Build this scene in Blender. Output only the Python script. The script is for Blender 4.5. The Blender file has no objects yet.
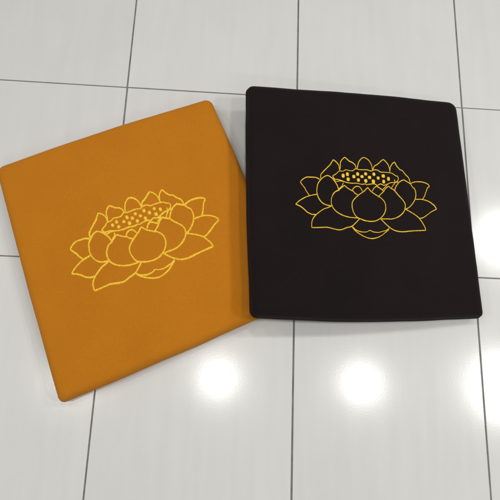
import bpy, bmesh, math, random
from mathutils import Vector, Matrix, noise

random.seed(4)
sc = bpy.context.scene
COL = sc.collection

# ------------------------------------------------------------------ helpers
def tag(o, label=None, cat=None, group=None, kind=None):
    if label: o['label'] = label
    if cat: o['category'] = cat
    if group: o['group'] = group
    if kind: o['kind'] = kind
    return o

def link_mesh(name, verts, faces, mat, parent=None, smooth=True, uvs=None):
    me = bpy.data.meshes.new(name)
    me.from_pydata(verts, [], faces)
    if uvs is not None:
        lay = me.uv_layers.new(name="UVMap")
        for lp in me.loops:
            lay.data[lp.index].uv = uvs[lp.vertex_index]
    me.materials.append(mat)
    for p in me.polygons:
        p.use_smooth = smooth
    me.validate(); me.update()
    o = bpy.data.objects.new(name, me)
    COL.objects.link(o)
    if parent: o.parent = parent
    return o

def new_mat(name):
    m = bpy.data.materials.new(name)
    m.use_nodes = True
    nt = m.node_tree
    return m, nt, nt.nodes['Principled BSDF']

def node(nt, typ, **kw):
    n = nt.nodes.new(typ)
    for k, v in kw.items():
        setattr(n, k, v)
    return n

def ramp(nt, fac, stops):
    r = node(nt, 'ShaderNodeValToRGB')
    el = r.color_ramp.elements
    while len(el) < len(stops): el.new(0.5)
    for e, (p, c) in zip(el, stops):
        e.position = p; e.color = (*c, 1) if len(c) == 3 else c
    nt.links.new(fac, r.inputs['Fac'])
    return r.outputs['Color']

def noise_tex(nt, vec, scale, detail=3, rough=.5):
    n = node(nt, 'ShaderNodeTexNoise')
    n.inputs['Scale'].default_value = scale
    n.inputs['Detail'].default_value = detail
    n.inputs['Roughness'].default_value = rough
    nt.links.new(vec, n.inputs['Vector'])
    return n.outputs['Fac']

# ------------------------------------------------------------------ materials
def fabric_mat(name, dark, light, sheen, sheen_tint, fuzz):
    m, nt, b = new_mat(name)
    L = nt.links
    tc = node(nt, 'ShaderNodeTexCoord').outputs['Object']
    blotch = noise_tex(nt, tc, 9, 4, .55)
    grain = noise_tex(nt, tc, 300, 3, .7)
    mix = node(nt, 'ShaderNodeMix', data_type='FLOAT')
    mix.inputs['Factor'].default_value = .55
    L.new(blotch, mix.inputs['A']); L.new(grain, mix.inputs['B'])
    L.new(ramp(nt, mix.outputs['Result'], [(.36, dark), (.64, light)]), b.inputs['Base Color'])
    b.inputs['Roughness'].default_value = .85
    b.inputs['Specular IOR Level'].default_value = .15
    b.inputs['Sheen Weight'].default_value = sheen
    b.inputs['Sheen Roughness'].default_value = .45
    b.inputs['Sheen Tint'].default_value = (*sheen_tint, 1)
    # twill weave: two crossing sets of fine ribs, plus a loose nap
    w1 = node(nt, 'ShaderNodeTexWave', wave_type='BANDS', bands_direction='X')
    w2 = node(nt, 'ShaderNodeTexWave', wave_type='BANDS', bands_direction='Y')
    for w in (w1, w2):
        w.inputs['Scale'].default_value = 190
        w.inputs['Distortion'].default_value = 1.2
        w.inputs['Detail Scale'].default_value = 30
        L.new(tc, w.inputs['Vector'])
    add = node(nt, 'ShaderNodeMath', operation='ADD')
    L.new(w1.outputs['Fac'], add.inputs[0]); L.new(w2.outputs['Fac'], add.inputs[1])
    add2 = node(nt, 'ShaderNodeMath', operation='MULTIPLY_ADD')
    L.new(grain, add2.inputs[0]); add2.inputs[1].default_value = 2.0
    L.new(add.outputs[0], add2.inputs[2])
    bp = node(nt, 'ShaderNodeBump')
    bp.inputs['Strength'].default_value = fuzz
    bp.inputs['Distance'].default_value = .0005
    L.new(add2.outputs[0], bp.inputs['Height'])
    L.new(bp.outputs['Normal'], b.inputs['Normal'])
    return m

ORANGE = fabric_mat('mustard_orange_fabric', (.480, .161, .0056), (.540, .188, .0080), .28, (1, .62, .18), .5)
BLACK = fabric_mat('black_brown_fabric', (.0070, .0041, .0040), (.0104, .0062, .0061), .05, (1, .85, .8), .5)

def thread_mat(name, c0, c1):
    m, nt, b = new_mat(name)
    L = nt.links
    uv = node(nt, 'ShaderNodeTexCoord').outputs['UV']
    mp = node(nt, 'ShaderNodeMapping')
    mp.inputs['Rotation'].default_value = (0, 0, .6)
    L.new(uv, mp.inputs['Vector'])
    w = node(nt, 'ShaderNodeTexWave', wave_type='BANDS', bands_direction='X')
    w.inputs['Scale'].default_value = 420
    w.inputs['Distortion'].default_value = 2
    w.inputs['Detail Scale'].default_value = 200
    L.new(mp.outputs['Vector'], w.inputs['Vector'])
    n = noise_tex(nt, uv, 260, 3, .7)
    L.new(ramp(nt, n, [(.35, c0), (.65, c1)]), b.inputs['Base Color'])
    b.inputs['Roughness'].default_value = .36
    b.inputs['Specular IOR Level'].default_value = .55
    b.inputs['Sheen Weight'].default_value = .0
    bp = node(nt, 'ShaderNodeBump')
    bp.inputs['Strength'].default_value = .5
    bp.inputs['Distance'].default_value = .0004
    L.new(w.outputs['Fac'], bp.inputs['Height'])
    L.new(bp.outputs['Normal'], b.inputs['Normal'])
    return m

THREAD = thread_mat('gold_rayon_thread', (.82, .44, .018), (1.0, .71, .035))

def tile_mat():
    m, nt, b = new_mat('glazed_porcelain_tile')
    L = nt.links
    tc = node(nt, 'ShaderNodeTexCoord').outputs['Object']
    at = node(nt, 'ShaderNodeAttribute', attribute_name='tile_tone')
    mp = node(nt, 'ShaderNodeMapping')
    mp.inputs['Scale'].default_value = (26, 2.2, 1)      # fine straight grain along the tile
    L.new(tc, mp.inputs['Vector'])
    streak = noise_tex(nt, mp.outputs['Vector'], 1.6, 5, .6)
    cloud = noise_tex(nt, tc, 6, 4, .6)
    mix = node(nt, 'ShaderNodeMix', data_type='FLOAT')
    mix.inputs['Factor'].default_value = .45
    L.new(streak, mix.inputs['A']); L.new(cloud, mix.inputs['B'])
    mm = node(nt, 'ShaderNodeMath', operation='MULTIPLY_ADD')
    L.new(at.outputs['Fac'], mm.inputs[0]); mm.inputs[1].default_value = .25
    L.new(mix.outputs['Result'], mm.inputs[2])
    L.new(ramp(nt, mm.outputs[0], [(.3, (.60, .60, .58)), (.95, (.68, .68, .66))]), b.inputs['Base Color'])
    fine = noise_tex(nt, tc, 420, 2, .5)
    peel = noise_tex(nt, tc, 230, 2, .5)
    r = node(nt, 'ShaderNodeMapRange')
    r.inputs['To Min'].default_value = .135; r.inputs['To Max'].default_value = .19
    L.new(fine, r.inputs['Value'])
    L.new(r.outputs['Result'], b.inputs['Roughness'])
    b.inputs['IOR'].default_value = 1.5
    hs = node(nt, 'ShaderNodeMath', operation='MULTIPLY_ADD')
    L.new(fine, hs.inputs[0]); hs.inputs[1].default_value = .5
    L.new(peel, hs.inputs[2])
    bp = node(nt, 'ShaderNodeBump')
    bp.inputs['Strength'].default_value = .065
    bp.inputs['Distance'].default_value = .0004
    L.new(hs.outputs[0], bp.inputs['Height'])
    L.new(bp.outputs['Normal'], b.inputs['Normal'])
    return m

TILE = tile_mat()

gm, gnt, gb = new_mat('grey_grout')
gtc = node(gnt, 'ShaderNodeTexCoord').outputs['Object']
gn = noise_tex(gnt, gtc, 22, 6, .75)
gnt.links.new(ramp(gnt, gn, [(.3, (.11, .108, .102)), (.7, (.24, .236, .226))]), gb.inputs['Base Color'])
gb.inputs['Roughness'].default_value = .9

# ------------------------------------------------------------------ floor
def make_floor():
    xs = [-.4 * 5 + .4 * k for k in range(11)]
    p = .4162
    ys = [-p - 2 * p * 3, -p - 2 * p * 2, -p - 2 * p, -p, 0, 2 * p, 4 * p, 6 * p]
    verts, faces, tone, mats = [], [], [], []
    gy = .0013
    g, bv, dz = .0017, .0009, .0008          # half joint, bevel
    rnd = random.Random(7)
    def jit():
        return rnd.uniform(-.00025, .00025)
    for i in range(len(xs) - 1):
        for j in range(len(ys) - 1):
            x0, x1, y0, y1 = xs[i] + g + jit(), xs[i + 1] - g + jit(), ys[j] + gy + jit(), ys[j + 1] - gy + jit()
            dip = rnd.uniform(-.0002, .0002)
            b0 = len(verts)
            t = rnd.random()
            for d, z in ((0, -.006), (0, -dz), (bv * .35, -dz * .25), (bv, 0)):
                verts += [(x0 + d, y0 + d, z + dip), (x1 - d, y0 + d, z + dip), (x1 - d, y1 - d, z + dip), (x0 + d, y1 - d, z + dip)]
                tone += [t] * 4
            for r in range(3):
                for k in range(4):
                    a, c = b0 + r * 4 + k, b0 + r * 4 + (k + 1) % 4
                    faces.append((a, c, c + 4, a + 4)); mats.append(0)
            faces.append((b0 + 12, b0 + 13, b0 + 14, b0 + 15)); mats.append(0)
    b0 = len(verts)
    verts += [(xs[0], ys[0], -.0022), (xs[-1], ys[0], -.0022), (xs[-1], ys[-1], -.0022), (xs[0], ys[-1], -.0022)]
    tone += [0] * 4
    faces.append((b0, b0 + 1, b0 + 2, b0 + 3)); mats.append(1)
    o = link_mesh('floor', verts, faces, TILE, smooth=False)
    o.data.materials.append(gm)
    for pl, mi in zip(o.data.polygons, mats): pl.material_index = mi
    a = o.data.attributes.new('tile_tone', 'FLOAT', 'POINT')
    for k, v in enumerate(tone): a.data[k].value = v
    tag(o, 'pale grey glossy tiled floor with dark joints under the two cushions', 'floor', kind='structure')
make_floor()

# ------------------------------------------------------------------ cushions
def contour(w, h, rc, bows, n=56):
    """rounded rectangle, counter-clockwise; bows = outward bulge of (right, top, left, bottom) edges at mid-length"""
    pts = []
    hw, hh = w / 2, h / 2
    radii = a, b, c, d = rc                          # corner radii: bottom right, top right, top left, bottom left
    cs = [(hw - a, -hh + a, -90), (hw - b, hh - b, 0), (-hw + c, hh - c, 90), (-hw + d, -hh + d, 180)]
    for k in range(4):
        cx, cy, a0 = cs[k]
        rc = radii[k]
        for s in range(15):
            an = math.radians(a0 + 90 * s / 14)
            pts.append((cx + rc * math.cos(an), cy + rc * math.sin(an)))
        nx, ny, a1 = cs[(k + 1) % 4]; rn = radii[(k + 1) % 4]
        a = math.radians(a0 + 90)
        sx, sy = cx + rc * math.cos(a), cy + rc * math.sin(a)
        ex, ey = nx + rn * math.cos(a), ny + rn * math.sin(a)
        for s in range(1, n):
            f = s / n
            bw = bows[k] * math.sin(math.pi * f)
            pts.append((sx + (ex - sx) * f + bw * math.cos(a), sy + (ey - sy) * f + bw * math.sin(a)))
    # bows start on the right edge after the first corner (bottom right)
    return pts

def make_cushion(name, label, w, h, t, mat, thread_w, radii, bows, seed, emb, pull=()):
    root = bpy.data.objects.new(name, None)
    COL.objects.link(root)
    root.empty_display_size = .1
    tag(root, label, 'cushion', 'square floor cushions with a lotus')
    con = contour(w, h, radii, bows)
    M = len(con)
    rt, rb = .0155, .011
    def top_z(x, y):
        d = max(abs(x) / (w / 2), abs(y) / (h / 2))
        crown = .0035 * (1 - min(1, d) ** 3)
        wob = .0017 * noise.noise(Vector((x * 6 + seed, y * 6, 1.3))) + .0004 * noise.noise(Vector((x * 22, y * 22 + seed, 4.1)))
        return t - .0025 + crown + wob * (1 - min(1, d) ** 6 * .5)
    # rings: (scale towards centre or absolute inset, z fraction)
    rings = []
    for k in range(6): rings.append(('b', (k + 1) / 6.5))            # bottom
    for k in range(8):
        a = math.pi / 2 * (k / 7); rings.append(('rb', a))
    for k in range(1, 8): rings.append(('s', k / 8))
    for k in range(9):
        a = math.pi / 2 * (k / 8); rings.append(('rt', a))
    NT = 34
    for k in range(1, NT): rings.append(('t', 1 - k / NT))
    verts, faces = [], []
    def inset(p, d):
        # move towards the centre by d on each axis, keeping the rounded corner
        x, y = p
        return (x * (1 - 2 * d / w), y * (1 - 2 * d / h))
    verts.append((0, 0, 0))
    for kind, v in rings:
        for i, p in enumerate(con):
            edge = .0013 * noise.noise(Vector((p[0] * 11 + seed, p[1] * 11, 7.7))) + .0004 * noise.noise(Vector((p[0] * 38 + seed, p[1] * 38, 2.2)))
            L = math.hypot(*p)
            q = (p[0] * (1 + edge / L), p[1] * (1 + edge / L))
            if kind == 'b':
                x, y = inset(q, rb); x *= v * .98; y *= v * .98; z = 0
            elif kind == 'rb':
                x, y = inset(q, rb * (1 - math.sin(v))); z = rb * (1 - math.cos(v))
            elif kind == 's':
                bulge = .0016 * math.sin(math.pi * v)
                x, y = inset(q, -bulge); z = rb + (t - .0025 - rt - rb) * v
            elif kind == 'rt':
                x, y = inset(q, rt * (1 - math.cos(v)) + (.0013 if v == 0 else 0))      # sewn seam between side band and top
                z = top_z(x, y) - rt * (1 - math.sin(v))
            else:
                x, y = inset(q, rt); x *= v; y *= v; z = top_z(x, y)
            px, py = x, y
            for sx, sy, dx, dy in pull:                     # soft foam: a corner drawn in
                wt = max(0, (1 + sx * x / (w / 2)) / 2) * max(0, (1 + sy * y / (h / 2)) / 2)
                px += dx * wt; py += dy * wt
            verts.append((px, py, z))
    verts.append((0, 0, top_z(0, 0)))
    for i in range(M): faces.append((0, 1 + (i + 1) % M, 1 + i))
    for r in range(len(rings) - 1):
        for i in range(M):
            a, b = 1 + r * M + i, 1 + r * M + (i + 1) % M
            faces.append((a, b, b + M, a + M))
    lb = 1 + (len(rings) - 1) * M; last = len(verts) - 1
    for i in range(M): faces.append((lb + i, lb + (i + 1) % M, last))
    link_mesh('cover', verts, faces, mat, root)

    # ---- embroidery: raised satin-stitch lines that follow the cover
    (ex, ey, ea, es) = emb
    ca, sa = math.cos(ea) * es, math.sin(ea) * es
    def place(s):
        out = []
        for tok in s.split():
            a, b = tok.split(',')
            x, y = float(a) * 1e-4, float(b) * 1e-4
            out.append((ca * x - sa * y + ex, sa * x + ca * y + ey))
        return out
    def split(pts):
        runs, cur = [], [pts[0]]
        for i in range(1, len(pts) - 1):
            cur.append(pts[i])
            v0 = Vector(pts[i]) - Vector(pts[i - 1]); v1 = Vector(pts[i + 1]) - Vector(pts[i])
            if v0.angle(v1, 0) > math.radians(50):
                runs.append(cur); cur = [pts[i]]
        cur.append(pts[-1]); runs.append(cur)
        return runs
    def smooth(pts, step=.0011):
        P = [Vector(p) for p in pts]
        P = [P[0] * 2 - P[1]] + P + [P[-1] * 2 - P[-2]]
        out = []
        for i in range(1, len(P) - 2):
            n = max(2, int((P[i + 1] - P[i]).length / step))
            t0 = 0; t1 = max(1e-6, (P[i] - P[i-1]).length) ** .5; t2 = t1 + max(1e-6, (P[i+1] - P[i]).length) ** .5; t3 = t2 + max(1e-6, (P[i+2] - P[i+1]).length) ** .5
            for k in range(n):
                u = t1 + (t2 - t1) * k / n
                A1 = P[i-1] * ((t1-u)/(t1-t0)) + P[i] * ((u-t0)/(t1-t0))
                A2 = P[i] * ((t2-u)/(t2-t1)) + P[i+1] * ((u-t1)/(t2-t1))
                A3 = P[i+1] * ((t3-u)/(t3-t2)) + P[i+2] * ((u-t2)/(t3-t2))
                B1 = A1 * ((t2-u)/(t2-t0)) + A2 * ((u-t0)/(t2-t0))
                B2 = A2 * ((t3-u)/(t3-t1)) + A3 * ((u-t1)/(t3-t1))
                out.append(B1 * ((t2-u)/(t2-t1)) + B2 * ((u-t1)/(t2-t1)))
        out.append(P[-2].copy())
        return out
    CS = [(-1, -.45), (-.8, .35), (-.3, .85), (.3, .85), (.8, .35), (1, -.45)]
    def stitch(strokes, width, closed_ends=True):
        vs, fs, us = [], [], []
        for s in strokes:
            for run in split(place(s)):
                pts = smooth(run)
                n = len(pts); base = len(vs); ln = 0
                for i, p in enumerate(pts):
                    tg = (pts[min(n - 1, i + 1)] - pts[max(0, i - 1)])
                    tg = tg.normalized() if tg.length > 0 else Vector((1, 0))
                    nm = Vector((-tg.y, tg.x))
                    if i: ln += (p - pts[i - 1]).length
                    ww = width * (.84 + .26 * abs(tg.x)) * (1 + .28 * noise.noise(Vector((p.x * 45, p.y * 45, seed + 5)))) * (1 + .22 * noise.noise(Vector((p.x * 260, p.y * 260, seed + 3))))
                    e = min(i, n - 1 - i)
                    if e == 0: ww *= .55
                    off = .00022 * noise.noise(Vector((p.x * 170 + 9, p.y * 170, seed)))
                    for (cx, cz) in CS:
                        q = p + nm * (cx * ww / 2 + off)
                        vs.append((q.x, q.y, top_z(q.x, q.y) + cz * .0013))
                        us.append((ln, cx * ww / 2))
                K = len(CS)
                for i in range(n - 1):
                    for k in range(K - 1):
                        a = base + i * K + k
                        fs.append((a, a + K, a + K + 1, a + 1))
                fs.append(tuple(base + k for k in range(K)))
                fs.append(tuple(base + (n - 1) * K + K - 1 - k for k in range(K)))
        return vs, fs, us
    v, f, u = stitch(LOOSE, thread_w * .9)
    lotus = link_mesh('lotus_embroidery', v, f, THREAD, root, uvs=u)
    for pet in PETALS:
        v, f, u = stitch(pet, thread_w)
        link_mesh('petal', v, f, THREAD, lotus, uvs=u)
    for fl in FILL:
        v, f, u = stitch([fl], thread_w * .8)
        link_mesh('filler_stitch', v, f, THREAD, lotus, uvs=u)
    v, f, u = stitch([POD], thread_w * .9)
    link_mesh('seed_pod', v, f, THREAD, lotus, uvs=u)
    for k, (x, y) in enumerate(place(SEEDS)):
        vs, fs, us = [], [], []
        rnd = random.Random(k * 13 + int(seed))
        rx, ry = .0037 * rnd.uniform(.9, 1.1), .0041 * rnd.uniform(.85, 1.2)
        NS = 14
        for rr, zz in ((1, -.0004), (.92, .0005), (.6, .0011), (.25, .0013)):
            for i in range(NS):
                a = 2 * math.pi * i / NS
                sq = 1 / max(abs(math.cos(a)), abs(math.sin(a))) ** .45     # a block of parallel stitches, nearly square
                px, py = x + rx * rr * sq * math.cos(a + ea), y + ry * rr * sq * math.sin(a + ea)
                vs.append((px, py, top_z(px, py) + zz)); us.append((px, py))
        for r in range(3):
            for i in range(NS):
                a, b = r * NS + i, r * NS + (i + 1) % NS
                fs.append((a, b, b + NS, a + NS))
        fs.append(tuple(3 * NS + i for i in range(NS)))
        link_mesh('seed', vs, fs, THREAD, lotus, uvs=us)
    return root

PETALS = [
    [ "-975,392 -970,482 -913,557 -829,643 -754,720 -696,806 -735,749 -672,844 -608,793 -559,722 -548,604" ],
    [ "-548,604 -525,688 -519,780 -479,855 -412,919 -361,872 -310,829 -240,796 -189,743 -177,667" ],
    [ "-150,665 -125,766 -92,841 -32,910 25,938 55,924 104,896 150,837 184,756 190,658" ],
    [ "203,659 247,750 315,791 394,861 460,917 515,868 564,796 585,723 591,625" ],
    [ "587,617 616,752 669,830 720,871 758,788 825,704 887,674 945,594 1012,523 1042,408" ],
    [ "-595,146 -601,187 -623,267 -663,336 -728,423 -804,476 -761,448 -821,475 -911,435 -976,374 -1042,281 -1068,174 -1077,102 -1068,41 -1042,-45 -977,-130 -910,-171 -842,-186 -784,-197" ],
    [ "-182,69 -257,123 -259,144 -311,165 -396,215 -463,274 -529,217 -612,160 -576,166 -678,116 -744,26 -776,-86 -759,-208 -691,-303 -586,-372 -443,-420 -297,-435 -204,-436" ],
    [ "53,251 -29,166 -135,91 -241,-1 -310,-91 -324,-190 -301,-312 -246,-408 -151,-458 -30,-493 93,-499 194,-478 300,-412 383,-315 424,-197 412,-72 337,25 229,88 122,166 53,251" ],
    [ "271,41 303,79 409,181 450,238 529,300 580,253 641,223 740,102 827,6 873,-87 863,-182 813,-278 694,-376 553,-429 418,-434 305,-438" ],
    [ "660,189 661,184 670,239 715,323 777,400 856,450 914,468 895,471 965,428 1036,385 1084,314 1130,266 1146,143 1114,32 1039,-80 947,-165 870,-200" ],
    [ "-993,377 -1070,414 -1174,421 -1278,415 -1367,363 -1421,301 -1373,229 -1324,161 -1317,135 -1277,67 -1237,7" ],
    [ "-1068,45 -1228,8 -1351,-42 -1474,-125 -1539,-189 -1461,-220 -1378,-277 -1297,-351 -1214,-391 -1115,-396" ],
    [ "-773,-197 -862,-239 -933,-264 -1022,-323 -1112,-396 -1175,-467 -1213,-554 -1223,-677 -1075,-672 -887,-662 -728,-696 -608,-706 -484,-659 -359,-619 -255,-530 -170,-445" ],
    [ "1040,389 1133,427 1266,443 1378,430 1459,397 1492,352 1439,304 1391,209 1336,97 1288,34" ],
    [ "1126,32 1274,39 1424,4 1555,-86 1602,-166 1483,-225 1361,-310 1242,-382 1164,-393" ],
    [ "862,-195 979,-258 1083,-321 1172,-398 1231,-490 1276,-581 1290,-655 1102,-667 908,-686 717,-705 558,-671 432,-583 333,-482 284,-431" ],
    [ "-301,153 -263,221 -197,262 -134,255 -94,206 -73,157" ],
    [ "151,171 200,246 251,288 315,255 378,207 405,183" ],
]
POD =  "-716,468 -624,528 -558,586 -478,590 -413,625 -351,615 -262,611 -186,661 -115,647 -7,649 12,652 84,648 164,629 221,656 313,657 374,618 465,618 575,611 648,596 709,553 763,538 770,483 743,426 685,395 592,385 515,350 421,318 350,342 274,302 222,336 95,324 21,307 23,331 -68,316 -192,333 -300,328 -406,340 -475,360 -579,394 -667,399 -716,468"
LOOSE = [
    "-359,-619 -291,-689 -172,-733 -37,-729 28,-696 99,-725 223,-733 324,-705 382,-690 467,-635",
    "-355,-631 -293,-713 -176,-794 -58,-850 63,-871 188,-843 292,-791 336,-756 456,-666",
]
FILL = [
    "-704,433 -653,346 -546,367 -472,357",
    "-596,186 -518,254 -484,331",
    "691,390 625,310 588,250",
    "274,302 251,292 235,273",
    "515,345 484,312 378,207",
    "676,463 694,394 756,408",
]
SEEDS = "-476,490 -379,528 -370,414 -239,481 -150,544 -142,408 -55,491 32,557 23,398 116,481 219,560 194,394 310,477 430,529 428,401 544,471"

T = .045
mustard = make_cushion('floor_cushion', 'mustard orange square floor cushion lying flat on the tiles, gold lotus outline on top',
                       .505, .515, T, ORANGE, .0040, (.016, .017, .018, .012), (.004, .005, .002, .002), 3.0, (.0030, -.0063, -.0033, 1.0177),
                       ((-1, 1, .0145, 0), (1, -1, -.002, .017)))
mustard.location = (-.3300, -.3722, .0004)
mustard.rotation_euler = (0, 0, .41444)

black = make_cushion('floor_cushion', 'black square floor cushion with gold lotus outline, its left edge resting on the orange cushion',
                     .4945, .5005, T, BLACK, .0022, (.008, .020, .012, .016), (.001, .0035, .003, .0075), 8.0, (0, -.0030, 0, 1))
BT = .120
black.rotation_euler = (0, BT, .0537)
black.location = (.1330, -.2708, .4945 / 2 * math.sin(BT) + .0006)

# ------------------------------------------------------------------ lamps: a grid of round ceiling downlights, plus unseen ones added left and south
HL = 2.4
WARM = (1.0, .978, .94)
for x, y, pw in [
        (-2.08, -.67, 7), (-1.11, -.67, 4.5), (-.17, -.67, 4.8), (.80, -.67, 5.6), (1.79, -.66, 19),  # leftmost lamp, here and in next row, added to light orange cushion's rim
        (-2.18, .28, 6), (-1.20, .32, 4.5), (-.20, .34, 7), (.82, .37, 5.5), (1.87, .40, 11),
        (-.12, -2.30, 3), (.80, -2.30, 3.5), (1.8, -2.30, 5)]:  # row added out of view, off the grid, for shadows above the cushions
    ld = bpy.data.lights.new('downlight_or_fill', 'AREA')
    ld.shape = 'DISK'; ld.size = .21 if x < 1.5 else .36; ld.energy = pw * 1.12; ld.color = WARM
    lo = bpy.data.objects.new('downlight_or_fill', ld)
    lo.location = (x, y, HL)
    COL.objects.link(lo)

w = bpy.data.worlds.new("World"); sc.world = w; w.use_nodes = True
bg = w.node_tree.nodes['Background']
bg.inputs['Color'].default_value = (.95, .97, 1, 1)
bg.inputs['Strength'].default_value = .22

# ------------------------------------------------------------------ camera
cam = bpy.data.cameras.new('camera')
co = bpy.data.objects.new('camera', cam)
COL.objects.link(co)
co.location = (-.14634, -.64296, 1.05822)
co.rotation_mode = 'XYZ'
co.rotation_euler = (.243244, -.053907, .035627)
cam.sensor_width = 36; cam.lens = 36.0
cam.clip_start = .01; cam.clip_end = 100
sc.camera = co

sc.render.resolution_x = sc.render.resolution_y = 1024
sc.view_settings.view_transform = 'Standard'
sc.view_settings.look = 'None'
sc.view_settings.exposure = 0
sc.view_settings.gamma = 1
